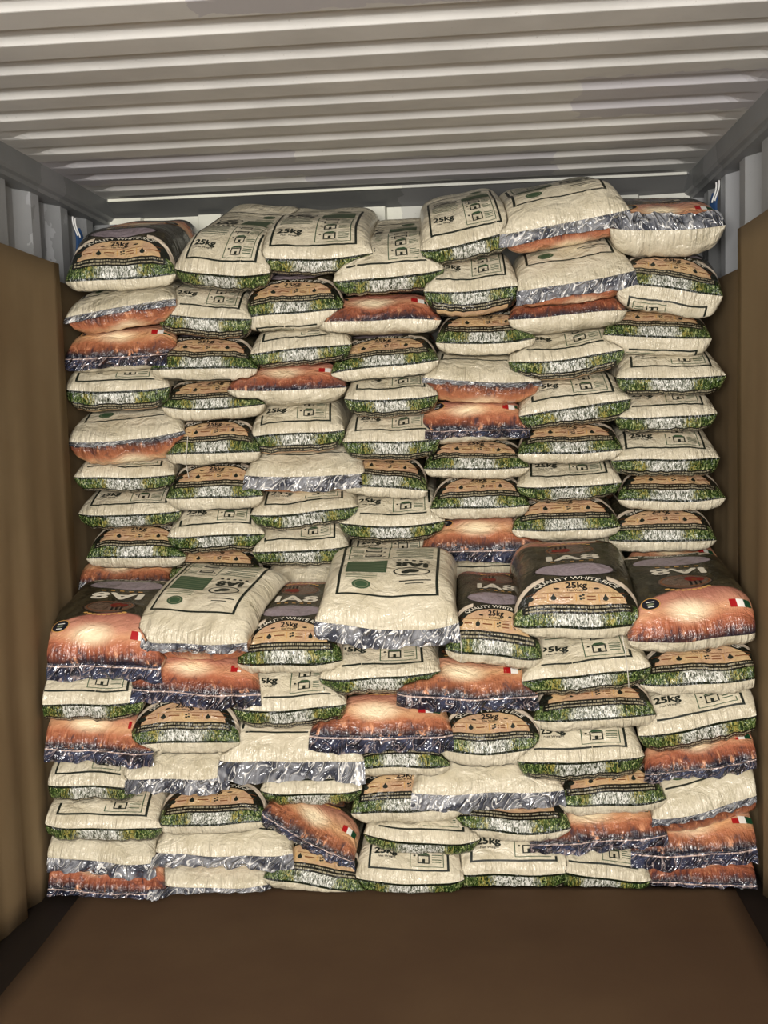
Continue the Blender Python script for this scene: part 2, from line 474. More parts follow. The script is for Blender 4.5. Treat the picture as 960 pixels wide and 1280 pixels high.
# ------------------------------------------------------------------ print artwork, in centimetres on a 36 x 62 bag
_gc = {}
def glyphs(text, height, bold=0.0):
    """flat triangles for a word, centred on 0, cap height = height"""
    key = (text, bold)
    if key not in _gc:
        cu = bpy.data.curves.new('t', 'FONT'); cu.body = text; cu.size = 1.0; cu.align_x = 'CENTER'
        cu.resolution_u = 2; cu.fill_mode = 'FRONT'
        ob = bpy.data.objects.new('t', cu); C.objects.link(ob)
        bpy.context.view_layer.update()
        me = bpy.data.meshes.new_from_object(ob.evaluated_get(bpy.context.evaluated_depsgraph_get()))
        vv = np.array([(q.co.x, q.co.y) for q in me.vertices]); ff = [tuple(p.vertices) for p in me.polygons]
        bpy.data.objects.remove(ob); bpy.data.curves.remove(cu); bpy.data.meshes.remove(me)
        if bold:
            n0 = len(vv); base = vv; allf = list(ff)
            for q, (dx, dy) in enumerate(((bold, 0), (-bold, 0), (0, bold), (0, -bold))):
                vv = np.concatenate([vv, base + np.array([dx, dy])]); allf += [tuple(r + n0 * (q + 1) for r in p) for p in ff]
            ff = allf
        _gc[key] = (vv, ff)
    vv, ff = _gc[key]
    return vv * (height / 0.69), ff

class Art:
    def __init__(self): self.items = []; self.part = 'print'   # (verts cm Nx2, faces, ink, layer, part name)
    def poly(self, v, f, ink, layer=1): self.items.append((np.asarray(v, float), f, INKS.index(ink), layer, self.part))
    def rect(self, x0, x1, y0, y1, ink, layer=1, step=1.4):
        nx = max(1, int(math.ceil((x1 - x0) / step))); ny = max(1, int(math.ceil((y1 - y0) / step)))
        v = [(x0 + (x1 - x0) * i / nx, y0 + (y1 - y0) * j / ny) for j in range(ny + 1) for i in range(nx + 1)]
        f = [(j * (nx + 1) + i, j * (nx + 1) + i + 1, (j + 1) * (nx + 1) + i + 1, (j + 1) * (nx + 1) + i) for j in range(ny) for i in range(nx)]
        self.poly(v, f, ink, layer)
    def frame(self, x0, x1, y0, y1, t, ink, layer=1):
        self.rect(x0, x1, y0, y0 + t, ink, layer); self.rect(x0, x1, y1 - t, y1, ink, layer)
        self.rect(x0, x0 + t, y0 + t, y1 - t, ink, layer); self.rect(x1 - t, x1, y0 + t, y1 - t, ink, layer)
    def disc(self, cx, cy, rx, ry, ink, layer=1, n=16):
        v = [(cx, cy)] + [(cx + q * rx * math.cos(2 * math.pi * i / n), cy + q * ry * math.sin(2 * math.pi * i / n)) for q in (0.5, 1.0) for i in range(n)]
        f = [(0, 1 + i, 1 + (i + 1) % n) for i in range(n)] + [(1 + i, 1 + n + i, 1 + n + (i + 1) % n, 1 + (i + 1) % n) for i in range(n)]
        self.poly(v, f, ink, layer)
    def ring(self, cx, cy, rx, ry, t, ink, layer=1, n=28, a0=0.0, a1=2 * math.pi):
        v = []
        for i in range(n + 1):
            a = a0 + (a1 - a0) * i / n
            v += [(cx + rx * math.cos(a), cy + ry * math.sin(a)), (cx + (rx - t) * math.cos(a), cy + (ry - t) * math.sin(a))]
        self.poly(v, [(2 * i, 2 * i + 2, 2 * i + 3, 2 * i + 1) for i in range(n)], ink, layer)
    def text(self, s, cx, cy, h, ink, layer=1, bold=0.0, sx=1.0):
        v, f = glyphs(s, h, bold)
        self.poly(v * np.array([sx, 1.0]) + np.array([cx, cy]), f, ink, layer)
    def arc_text(self, s, rx, ry, cy, h, ink, layer=1, bold=0.0, span=1.0):
        v, f = glyphs(s, h, bold)
        v = v.copy(); wid = v[:, 0].max() - v[:, 0].min()
        th = math.pi / 2 - v[:, 0] / wid * span
        q = 1.0 + (v[:, 1] - h * 0.5) / ry
        self.poly(np.stack([rx * q * np.cos(th), cy + ry * q * np.sin(th)], 1), f, ink, layer)

def art_back():
    a = Art(); rn = random.Random(5)
    a.part = 'border_line'
    a.frame(-13.4, 13.4, 4.9, 50.5, 0.75, 'ink_dark')
    a.part = 'weight_print'
    a.text('25kg', -7.8, 11.6, 2.7, 'ink_dark', 1, 0.045, 1.05)
    a.text('Net Weight', -7.4, 9.9, 0.85, 'ink_dark', 1, 0.02)
    a.part = 'cooking_panel'
    a.frame(0.4, 11.6, 6.6, 28.0, 0.28, 'ink_green')
    for k2, (cy, s) in enumerate(((8.0, 1.0), (14.2, 0.9), (19.6, 0.75), (24.0, 0.7))):
        w = 2.0 * (1.0 if k2 < 2 else 1.15); hh = (3.4 if k2 < 2 else 2.0)
        cx = 4.9
        a.disc(1.9, cy + hh * 0.9, 0.42, 0.42, 'ink_dark', 1, 8)
        a.frame(cx - w, cx + w, cy, cy + hh, 0.42, 'ink_dark')
        if k2 < 2:
            a.poly([(cx - w - 0.2, cy + hh), (cx + w + 0.2, cy + hh), (cx + w * 0.5, cy + hh + 1.1), (cx - w * 0.5, cy + hh + 1.1)], [(0, 1, 2, 3)], 'ink_green', 2)
            a.rect(cx - 0.45, cx + 0.45, cy + 0.3, cy + 1.8, 'ink_dark', 2)
        else:
            a.rect(cx - w, cx + w, cy + hh - 0.7, cy + hh, 'ink_dark', 2)
        for q in range(3 if k2 else 4):
            ww = rn.uniform(2.4, 3.4)
            a.rect(7.7, 7.7 + ww, cy + 0.5 + q * 0.95, cy + 0.5 + q * 0.95 + 0.36, 'ink_green')
    a.part = 'text_block'
    for q in range(7):
        y = 18.6 + q * 1.35
        a.rect(-11.6, -11.6 + rn.uniform(9.2, 11.2), y, y + 0.42, 'ink_green')
    # upper half
    a.part = 'nutrition_table'
    a.rect(0.6, 11.6, 30.0, 39.0, 'ink_green')
    for q in range(6):
        a.rect(1.2, 11.0, 30.9 + q * 1.4, 31.15 + q * 1.4, 'ink_pale_green', 2)
    for q in range(3): a.rect(3.0, 11.4, 40.0 + q, 40.4 + q, 'ink_pale_green')
    a.part = 'round_stamp'
    a.disc(7.0, 45.6, 2.5, 2.2, 'ink_green'); a.ring(7.0, 45.6, 1.9, 1.65, 0.25, 'ink_pale_green', 2)
    a.part = 'brand_print'
    a.text('IA8', -6.2, 31.6, 3.4, 'ink_dark', 1, 0.06, 1.25)
    for q in range(5): a.rect(-11.0 + q * 2.0, -10.0 + q * 2.0, 29.4, 30.4, 'ink_dark')
    a.ring(-6.2, 38.4, 5.0, 2.7, 0.5, 'ink_dark'); a.disc(-6.2, 38.2, 2.0, 1.2, 'ink_dark'); a.disc(-4.6, 38.9, 1.2, 0.9, 'ink_dark')
    a.rect(-11.5, -3.0, 43.4, 43.9, 'ink_dark'); a.rect(-9.5, -4.6, 44.8, 45.2, 'ink_dark')
    return a
def art_front():
    a = Art(); rn = random.Random(8)
    a.part = 'weight_print'
    a.text('25kg', 0, 14.2, 2.1, 'ink_black', 1, 0.035, 1.05)
    a.text('Net Weight', 0, 13.0, 0.75, 'ink_black', 1, 0.02)
    for s in (-1, 1): a.disc(s * 5.6, 14.0, 0.9, 0.32, 'ink_black', 1, 8)
    a.part = 'icon_row'
    a.rect(-14.3, 14.3, 12.35, 12.52, 'ink_brown')
    for x in (-8.2, -0.4, 6.0): a.rect(x, x + 0.22, 9.4, 12.0, 'ink_gold')
    # leaf, drop, grains, flame with words beside
    a.disc(-13.2, 10.7, 1.15, 0.9, 'ink_dark', 1, 10)
    a.disc(-6.6, 10.5, 0.85, 0.85, 'ink_dark', 1, 10); a.poly([(-7.2, 10.9), (-6.0, 10.9), (-6.6, 12.1)], [(0, 1, 2)], 'ink_dark')
    for (dx, dy) in ((-0.4, 0.5), (0.4, 0.9), (-0.3, -0.5), (0.45, -0.2)): a.disc(1.3 + dx, 10.7 + dy, 0.42, 0.36, 'ink_dark', 1, 8)
    a.disc(7.9, 10.3, 0.8, 0.8, 'ink_dark', 1, 10); a.poly([(7.35, 10.7), (8.45, 10.7), (7.9, 12.0)], [(0, 1, 2)], 'ink_dark')
    a.rect(-11.7, -8.8, 10.55, 11.0, 'ink_brown'); a.rect(-4.8, -1.2, 10.55, 11.0, 'ink_brown')
    a.rect(2.7, 5.2, 11.0, 11.4, 'ink_brown'); a.rect(2.7, 5.2, 9.9, 10.3, 'ink_brown'); a.rect(9.3, 13.6, 10.5, 10.95, 'ink_brown')
    a.part = 'banner_lettering'
    a.arc_text('QUALITY WHITE RICE', 15.3, 9.65, 8.5, 1.15, 'ink_cream', 1, 0.015, 1.75)
    a.part = 'brand_lettering'
    a.text('IA8', 0, 29.0, 4.2, 'ink_cream', 1, 0.03, 1.9)
    for q in range(5): a.rect(-6.5 + q * 2.8, -5.2 + q * 2.8, 27.3, 27.8, 'ink_gold')
    a.part = 'emblem'
    a.ring(0, 38.3, 7.0, 3.4, 0.3, 'ink_brown')
    a.disc(-2.0, 37.6, 2.0, 1.5, 'ink_maroon'); a.disc(-4.2, 37.9, 1.4, 1.1, 'ink_maroon'); a.disc(-2.6, 38.1, 0.8, 0.55, 'ink_brown', 2, 10)
    for dx in (-1.6, -3.0, -4.4): a.rect(dx, dx + 0.6, 39.0, 41.0, 'ink_black', 1)
    for q in range(9):
        an = math.pi / 2 + (q - 4) * 0.17
        cx, cy = 9.2 * math.cos(an), 38.3 + 5.0 * math.sin(an)
        a.disc(cx, cy, 0.75, 0.35, 'ink_gold', 1, 8)
    # round badge and small flag near the top end
    a.part = 'badge'
    a.disc(11.4, 48.2, 2.3, 2.3, 'ink_navy', 1, 20); a.ring(11.4, 48.2, 2.6, 2.6, 0.28, 'ink_gold', 2, 24)
    a.disc(11.4, 48.4, 1.0, 0.45, 'ink_pale_green', 2, 10); a.rect(10.3, 12.5, 47.2, 47.5, 'ink_white', 2); a.rect(10.6, 12.2, 49.3, 49.6, 'ink_white', 2)
    a.part = 'flag'
    for q, ink in enumerate(('ink_red', 'ink_white', 'ink_flag_green')):
        a.rect(-9.6 - (q + 1) * 1.9, -9.6 - q * 1.9, 49.2, 52.4, ink)
    return a
ART = {'front': art_front(), 'back': art_back()}

# ------------------------------------------------------------------ rice bags
NX = 48
CC = np.linspace(-1, 1, NX + 1)
AA = np.sign(CC) * (1 - (1 - np.abs(CC)) ** 2.4)

def bag_sheet(rng, w, h, L, Lf, zs, up, bow, lump, top_full):
    """grid of one film sheet; local origin = centre of the front end, seam at height zs"""
    n1, n2, n3 = 16, 10, 6
    th = np.linspace(0, math.pi / 2, n1 + 1)
    ys = list(Lf * (1 - np.cos(th))) + list(np.linspace(Lf, L - 0.10, n2 + 1)[1:]) + list(L - 0.10 * (1 - np.sin(np.linspace(0, math.pi / 2, n3 + 1)))[1:])
    ys = np.array(ys)
    t = np.clip(ys / Lf, 0, 1); pw = 1.72 if up else 2.6; F = (1 - (1 - t) ** pw) ** (1 / pw)
    tr = np.clip((L - ys) / 0.10, 0, 1); F = F * np.sqrt(np.maximum(0, 1 - (1 - tr) ** 2))
    G = np.maximum(0, 1 - np.abs(AA) ** 6.0) ** (1 / 2.3)
    H = (h / 2 - zs) if up else (-h / 2 - zs)
    Xg = np.repeat((AA * w / 2)[None, :], len(ys), 0)
    Yg = np.repeat(ys[:, None], NX + 1, 1).copy()
    # rounded plan: the sides draw in a little behind the wide seam
    draw = 1 - 0.045 * np.clip(ys / 0.10, 0, 1)
    Xg = Xg * draw[:, None]
    Yg = Yg + 0.018 * (np.abs(AA) ** 6)[None, :] * np.exp(-ys / 0.1)[:, None]
    return Xg, Yg, H * F[:, None] * G[None, :], ys

def noise2(X, Y, seed, f):
    out = np.empty(X.shape)
    for idx in np.ndindex(X.shape):
        out[idx] = noise.noise(Vector((X[idx] * f, Y[idx] * f, seed)))
    return out

def sheet_normals(P):
    du = np.gradient(P, axis=1); dv = np.gradient(P, axis=0)
    n = np.cross(du, dv); l = np.linalg.norm(n, axis=2, keepdims=True); l[l == 0] = 1
    return n / l

ROWS = ['first', 'second', 'third', 'fourth', 'fifth', 'sixth', 'seventh', 'eighth', 'ninth']
COLS = ['leftmost column', 'second column from left', 'third column from left', 'middle column', 'third column from right', 'second column from right', 'rightmost column']
LOOK = {'A': 'tan-and-grass printed 25kg', 'B': 'cream back-side-up 25kg', 'C': 'orange sunset-printed', 'D': 'cream back-side-up clear-sealed'}
TIERS = ['taller back stack', 'lower front stack']

# tier, column, row, kind, x, y, z, width, height, roll, pitch, yaw, seam height, flap length, uncovered
# kinds: A front up / bottom end out, B back up / bottom end out, C front up / top end out, D back up / top end out
BAGS = [
    (0,0,0,'A',0.232,3.752,2.039,0.380,0.175,1.0,13.0,0.0,0.15,0.000,1),
    (0,0,1,'D',0.231,3.748,1.890,0.392,0.139,7.0,3.0,0.0,0.45,0.022,0),
    (0,0,2,'C',0.222,3.757,1.752,0.397,0.159,1.0,3.0,0.0,0.28,0.045,0),
    (0,0,3,'B',0.200,3.750,1.620,0.376,0.168,0.0,3.0,0.0,0.34,0.000,0),
    (0,0,4,'D',0.225,3.747,1.443,0.411,0.171,4.0,3.0,0.0,0.40,0.014,0),
    (0,0,5,'B',0.212,3.757,1.311,0.356,0.129,0.0,3.0,0.0,0.34,0.000,0),
    (0,0,6,'B',0.217,3.773,1.185,0.364,0.131,0.0,3.0,0.0,0.34,0.000,0),
    (0,0,7,'A',0.233,3.769,1.053,0.356,0.151,0.0,3.0,0.0,0.20,0.000,0),
    (0,0,8,'C',0.179,3.768,0.939,0.349,0.106,0.0,3.0,0.0,0.28,0.030,0),
    (0,1,0,'B',0.590,3.752,2.007,0.338,0.150,-6.0,22.0,-8.0,0.34,0.000,1),
    (0,1,1,'B',0.524,3.761,1.864,0.333,0.163,-5.0,3.0,0.0,0.34,0.000,0),
    (0,1,2,'A',0.515,3.753,1.708,0.365,0.153,-1.0,3.0,0.0,0.20,0.000,0),
    (0,1,3,'A',0.542,3.750,1.562,0.360,0.140,0.0,3.0,0.0,0.20,0.000,0),
    (0,1,4,'A',0.534,3.748,1.416,0.330,0.158,0.0,3.0,0.0,0.20,0.000,0),
    (0,1,5,'A',0.532,3.751,1.260,0.337,0.159,0.0,3.0,0.0,0.20,0.000,0),
    (0,1,6,'B',0.525,3.773,1.106,0.340,0.161,0.0,3.0,0.0,0.34,0.000,0),
    (0,1,7,'A',0.516,3.770,0.963,0.341,0.137,0.0,3.0,0.0,0.20,0.000,0),
    (0,2,0,'B',0.911,3.769,2.047,0.398,0.145,-1.0,16.0,0.0,0.34,0.000,1),
    (0,2,1,'A',0.832,3.769,1.896,0.354,0.189,3.0,3.0,0.0,0.20,0.000,0),
    (0,2,2,'B',0.855,3.751,1.744,0.350,0.138,3.0,3.0,0.0,0.34,0.000,0),
    (0,2,3,'C',0.803,3.754,1.608,0.406,0.136,-1.0,3.0,0.0,0.30,0.000,0),
    (0,2,4,'B',0.828,3.764,1.459,0.332,0.166,3.0,3.0,0.0,0.34,0.000,0),
    (0,2,5,'D',0.855,3.767,1.311,0.423,0.153,0.0,3.0,0.0,0.30,0.050,0),
    (0,2,6,'B',0.844,3.771,1.176,0.374,0.137,3.0,3.0,0.0,0.34,0.000,0),
    (0,2,7,'B',0.826,3.771,1.045,0.334,0.150,2.0,3.0,0.0,0.34,0.000,0),
    (0,2,8,'D',0.849,3.748,0.927,0.296,0.127,0.0,3.0,0.0,0.30,0.000,0),
    (0,3,0,'B',1.166,3.763,1.972,0.372,0.150,4.0,18.0,0.0,0.34,0.000,1),
    (0,3,1,'C',1.127,3.765,1.832,0.421,0.131,-1.0,3.0,0.0,0.30,0.000,0),
    (0,3,2,'A',1.140,3.760,1.691,0.367,0.142,5.0,3.0,0.0,0.20,0.000,0),
    (0,3,3,'B',1.164,3.750,1.560,0.317,0.144,1.0,3.0,0.0,0.34,0.000,0),
    (0,3,4,'B',1.159,3.759,1.421,0.330,0.164,0.0,3.0,0.0,0.34,0.000,0),
    (0,3,5,'A',1.136,3.748,1.272,0.292,0.129,-5.0,3.0,0.0,0.20,0.000,0),
    (0,3,6,'B',1.152,3.773,1.125,0.362,0.159,0.0,3.0,0.0,0.34,0.000,0),
    (0,3,7,'B',1.143,3.771,0.985,0.321,0.149,0.0,3.0,0.0,0.34,0.000,0),
    (0,4,0,'B',1.439,3.761,2.078,0.324,0.150,9.0,16.0,0.0,0.34,0.000,1),
    (0,4,1,'B',1.447,3.754,1.923,0.316,0.188,1.0,3.0,0.0,0.34,0.000,0),
    (0,4,2,'A',1.491,3.772,1.757,0.332,0.145,0.0,3.0,0.0,0.20,0.000,0),
    (0,4,3,'D',1.476,3.762,1.602,0.392,0.158,-4.0,3.0,0.0,0.40,0.014,0),
    (0,4,4,'C',1.440,3.771,1.457,0.390,0.141,-1.0,3.0,0.0,0.28,0.030,0),
    (0,4,5,'A',1.450,3.770,1.325,0.355,0.129,0.0,3.0,0.0,0.20,0.000,0),
    (0,4,6,'A',1.458,3.760,1.194,0.334,0.143,1.0,3.0,0.0,0.20,0.000,0),
    (0,4,7,'C',1.467,3.757,1.047,0.420,0.153,0.0,3.0,0.0,0.28,0.045,0),
    (0,4,8,'B',1.483,3.763,0.934,0.300,0.140,0.0,3.0,0.0,0.34,0.000,0),
    (0,5,0,'D',1.762,3.758,2.119,0.427,0.170,8.0,13.0,0.0,0.40,0.045,1),
    (0,5,1,'D',1.787,3.750,1.943,0.398,0.190,8.0,3.0,0.0,0.30,0.045,0),
    (0,5,2,'C',1.766,3.754,1.818,0.387,0.126,2.0,3.0,0.0,0.35,0.000,0),
    (0,5,3,'B',1.762,3.769,1.679,0.385,0.156,4.0,3.0,0.0,0.34,0.000,0),
    (0,5,4,'B',1.783,3.746,1.514,0.370,0.154,7.0,3.0,0.0,0.34,0.000,0),
    (0,5,5,'A',1.769,3.746,1.376,0.348,0.138,1.0,3.0,0.0,0.20,0.000,0),
    (0,5,6,'B',1.766,3.764,1.245,0.351,0.126,0.0,3.0,0.0,0.34,0.000,0),
    (0,5,7,'A',1.751,3.753,1.115,0.359,0.145,1.0,3.0,0.0,0.20,0.000,0),
    (0,5,8,'B',1.777,3.761,0.986,0.339,0.144,0.0,3.0,0.0,0.34,0.000,0),
    (0,6,0,'C',2.101,3.759,2.063,0.372,0.150,-1.0,12.0,0.0,0.50,0.060,1),
    (0,6,1,'A',2.111,3.755,1.902,0.349,0.195,-9.0,3.0,0.0,0.35,0.000,0),
    (0,6,2,'A',2.070,3.775,1.745,0.351,0.151,-4.0,3.0,0.0,0.30,0.000,0),
    (0,6,3,'B',2.109,3.751,1.602,0.352,0.146,0.0,3.0,0.0,0.34,0.000,0),
    (0,6,4,'B',2.092,3.757,1.470,0.335,0.137,0.0,3.0,0.0,0.34,0.000,0),
    (0,6,5,'B',2.088,3.751,1.332,0.355,0.151,0.0,3.0,0.0,0.34,0.000,0),
    (0,6,6,'A',2.111,3.764,1.198,0.351,0.130,0.0,3.0,0.0,0.20,0.000,0),
    (0,6,7,'A',2.077,3.753,1.073,0.352,0.147,-1.0,3.0,0.0,0.20,0.000,0),
    (0,6,8,'C',2.119,3.756,0.951,0.321,0.113,0.0,3.0,0.0,0.28,0.020,0),
    (1,0,0,'C',0.228,3.307,0.758,0.429,0.150,-2.0,19.0,-7.0,0.28,0.050,1),
    (1,0,1,'B',0.200,3.280,0.635,0.366,0.148,-1.0,4.0,0.0,0.34,0.000,0),
    (1,0,2,'C',0.217,3.269,0.497,0.405,0.139,-4.0,4.0,0.0,0.28,0.045,0),
    (1,0,3,'B',0.207,3.259,0.374,0.304,0.140,-1.0,4.0,0.0,0.34,0.000,0),
    (1,0,4,'B',0.247,3.235,0.248,0.380,0.130,-4.0,4.0,0.0,0.34,0.000,0),
    (1,0,5,'D',0.227,3.224,0.150,0.375,0.131,-3.0,4.0,0.0,0.30,0.040,0),
    (1,0,6,'C',0.240,3.216,0.060,0.411,0.127,-1.0,4.0,0.0,0.28,0.035,0),
    (1,1,0,'D',0.523,3.308,0.807,0.402,0.150,-3.0,18.0,-14.0,0.42,0.028,1),
    (1,1,1,'C',0.550,3.298,0.674,0.412,0.131,-2.0,4.0,0.0,0.28,0.045,0),
    (1,1,2,'A',0.508,3.280,0.533,0.354,0.161,0.0,4.0,0.0,0.20,0.000,0),
    (1,1,3,'D',0.476,3.273,0.397,0.342,0.134,0.0,4.0,0.0,0.30,0.045,0),
    (1,1,4,'A',0.591,3.264,0.264,0.349,0.126,1.0,4.0,0.0,0.20,0.000,0),
    (1,1,5,'D',0.621,3.260,0.155,0.443,0.127,0.0,4.0,0.0,0.30,0.040,0),
    (1,1,6,'D',0.568,3.253,0.049,0.416,0.100,-2.0,4.0,0.0,0.30,0.045,0),
    (1,2,0,'A',0.848,3.306,0.765,0.331,0.140,2.0,15.0,-3.0,0.20,0.000,1),
    (1,2,1,'B',0.848,3.299,0.612,0.352,0.162,2.0,4.0,0.0,0.34,0.000,0),
    (1,2,2,'D',0.851,3.285,0.453,0.448,0.179,0.0,4.0,0.0,0.30,0.060,0),
    (1,2,3,'B',0.911,3.271,0.338,0.313,0.113,0.0,4.0,0.0,0.34,0.000,0),
    (1,2,4,'C',0.910,3.253,0.206,0.318,0.105,-30.0,4.0,0.0,0.28,0.030,0),
    (1,2,5,'A',0.918,3.247,0.070,0.316,0.130,-8.0,4.0,0.0,0.20,0.000,0),
    (1,3,0,'D',1.162,3.294,0.864,0.435,0.150,-1.0,17.0,0.0,0.30,0.055,1),
    (1,3,1,'B',1.132,3.310,0.705,0.372,0.142,3.0,4.0,0.0,0.34,0.000,0),
    (1,3,2,'C',1.134,3.291,0.528,0.434,0.147,0.0,4.0,0.0,0.28,0.050,0),
    (1,3,3,'A',1.193,3.278,0.437,0.296,0.119,2.0,4.0,0.0,0.20,0.000,0),
    (1,3,4,'A',1.207,3.276,0.304,0.347,0.157,4.0,4.0,0.0,0.20,0.000,0),
    (1,3,5,'B',1.252,3.264,0.190,0.353,0.114,-2.0,4.0,0.0,0.34,0.000,0),
    (1,3,6,'B',1.210,3.256,0.072,0.335,0.154,0.0,4.0,0.0,0.34,0.000,0),
    (1,4,0,'A',1.491,3.294,0.785,0.291,0.150,-5.0,15.0,0.0,0.20,0.000,1),
    (1,4,1,'C',1.405,3.289,0.646,0.420,0.126,-2.0,4.0,0.0,0.28,0.045,0),
    (1,4,2,'A',1.472,3.292,0.492,0.318,0.174,0.0,4.0,0.0,0.20,0.000,0),
    (1,4,3,'D',1.460,3.284,0.345,0.458,0.144,0.0,4.0,0.0,0.30,0.050,0),
    (1,4,4,'A',1.525,3.285,0.225,0.368,0.120,0.0,4.0,0.0,0.20,0.000,0),
    (1,4,5,'B',1.536,3.282,0.083,0.356,0.174,1.0,4.0,0.0,0.34,0.000,0),
    (1,5,0,'A',1.745,3.295,0.875,0.387,0.160,1.0,16.0,0.0,0.20,0.000,1),
    (1,5,1,'B',1.763,3.285,0.711,0.382,0.151,7.0,4.0,0.0,0.34,0.000,0),
    (1,5,2,'A',1.790,3.286,0.589,0.364,0.138,2.0,4.0,0.0,0.20,0.000,0),
    (1,5,3,'B',1.746,3.287,0.442,0.379,0.167,1.0,4.0,0.0,0.34,0.000,0),
    (1,5,4,'A',1.840,3.293,0.310,0.321,0.126,3.0,4.0,0.0,0.20,0.000,0),
    (1,5,5,'C',1.794,3.286,0.193,0.409,0.121,5.0,4.0,0.0,0.28,0.035,0),
    (1,5,6,'B',1.803,3.284,0.067,0.301,0.129,-6.0,4.0,0.0,0.34,0.000,0),
    (1,6,0,'C',2.100,3.288,0.824,0.406,0.150,2.0,17.0,6.0,0.28,0.000,1),
    (1,6,1,'A',2.124,3.314,0.690,0.379,0.139,3.0,4.0,0.0,0.20,0.000,0),
    (1,6,2,'B',2.107,3.299,0.543,0.375,0.164,10.0,4.0,0.0,0.34,0.000,0),
    (1,6,3,'C',2.119,3.297,0.425,0.359,0.122,8.0,4.0,0.0,0.28,0.030,0),
    (1,6,4,'D',2.133,3.297,0.292,0.355,0.175,13.0,4.0,0.0,0.30,0.020,0),
    (1,6,5,'C',2.104,3.301,0.157,0.406,0.141,5.0,4.0,0.0,0.28,0.045,0),
    (1,6,6,'C',2.121,3.303,0.047,0.359,0.102,0.0,4.0,0.0,0.28,0.040,0),
]

BOARD_X = ((0.026, 2.308), (0.072, 2.273))

def bag_grids(b):
    """both film sheets of one bag as world-space grids"""
    tier, c, row, kind, x, y, z, w, h, roll, pitch, yaw, under, flap, opened = b
    rng = random.Random(tier * 1000 + c * 50 + row * 3 + 11)
    L = min(0.62, 4.46 - y) if tier == 0 else 0.43
    mat = (Matrix.Translation((x, y, z)) @ Matrix.Rotation(math.radians(yaw), 4, 'Z') @ Matrix.Rotation(-math.radians(roll), 4, 'Y') @ Matrix.Rotation(math.radians(pitch), 4, 'X'))
    zs = -h / 2 + h * under
    bow = rng.uniform(-0.004, 0.012); seed = rng.uniform(0, 100)
    ph = [rng.uniform(0, 6.28) for _ in range(6)]
    out = {'b': b, 'mat': mat, 'ph': ph, 'rng': rng, 'sheets': []}
    R = np.array(mat)[:3, :3]; T = np.array(mat)[:3, 3]
    for up in (True, False):
        Lf = (0.20 if up else (0.03 if kind in 'AB' else 0.06))
        if up and opened: Lf = 0.17
        Xg, Yg, Zg, ys = bag_sheet(rng, w * 1.025, h * 1.15, L, Lf, zs, up, bow, 0, opened)
        Zg = Zg + zs
        nz = noise2(Xg, Yg, seed, 5.0)          # slump shared by both sheets, so the seam stays closed
        Zs = bow * (Xg / (w / 2)) ** 2 + 0.007 * nz
        front = np.exp(-Yg / 0.07)
        Ys = 0.010 * np.sin(Xg * 9 + ph[0]) * front + 0.004 * np.sin(Xg * 31 + ph[1]) * front
        bulge = (Zg - zs) / (h * 0.5)
        wr = (0.0024 * np.sin(Xg * 95 + ph[2] + 2 * np.sin(Xg * 23 + ph[3])) + 0.0018 * np.sin(Xg * 151 + ph[4])) * front * np.minimum(1, np.abs(bulge))
        lum = 0.007 * noise2(Xg + 3, Yg, seed + 31, 9.0) * np.clip(np.abs(bulge) * 2, 0, 1)
        P = np.stack([Xg, Yg + Ys - wr * 1.4, Zg + Zs + wr * (1 if up else -1) + lum], 2)
        mid = P[:, NX // 2]
        arc = np.concatenate([[0], np.cumsum(np.linalg.norm(np.diff(mid, axis=0), axis=1))])
        out['sheets'].append({'W': P @ R.T + T, 'arc': arc, 'up': up})
    return out

_nj = 16 + 10 + 6 + 1; _ni = NX + 1
QUADS = [(j * _ni + i, j * _ni + i + 1, (j + 1) * _ni + i + 1, (j + 1) * _ni + i) for j in range(_nj - 1) for i in range(_ni - 1)]
ALLQ = QUADS + [tuple(q + _nj * _ni for q in f[::-1]) for f in QUADS]

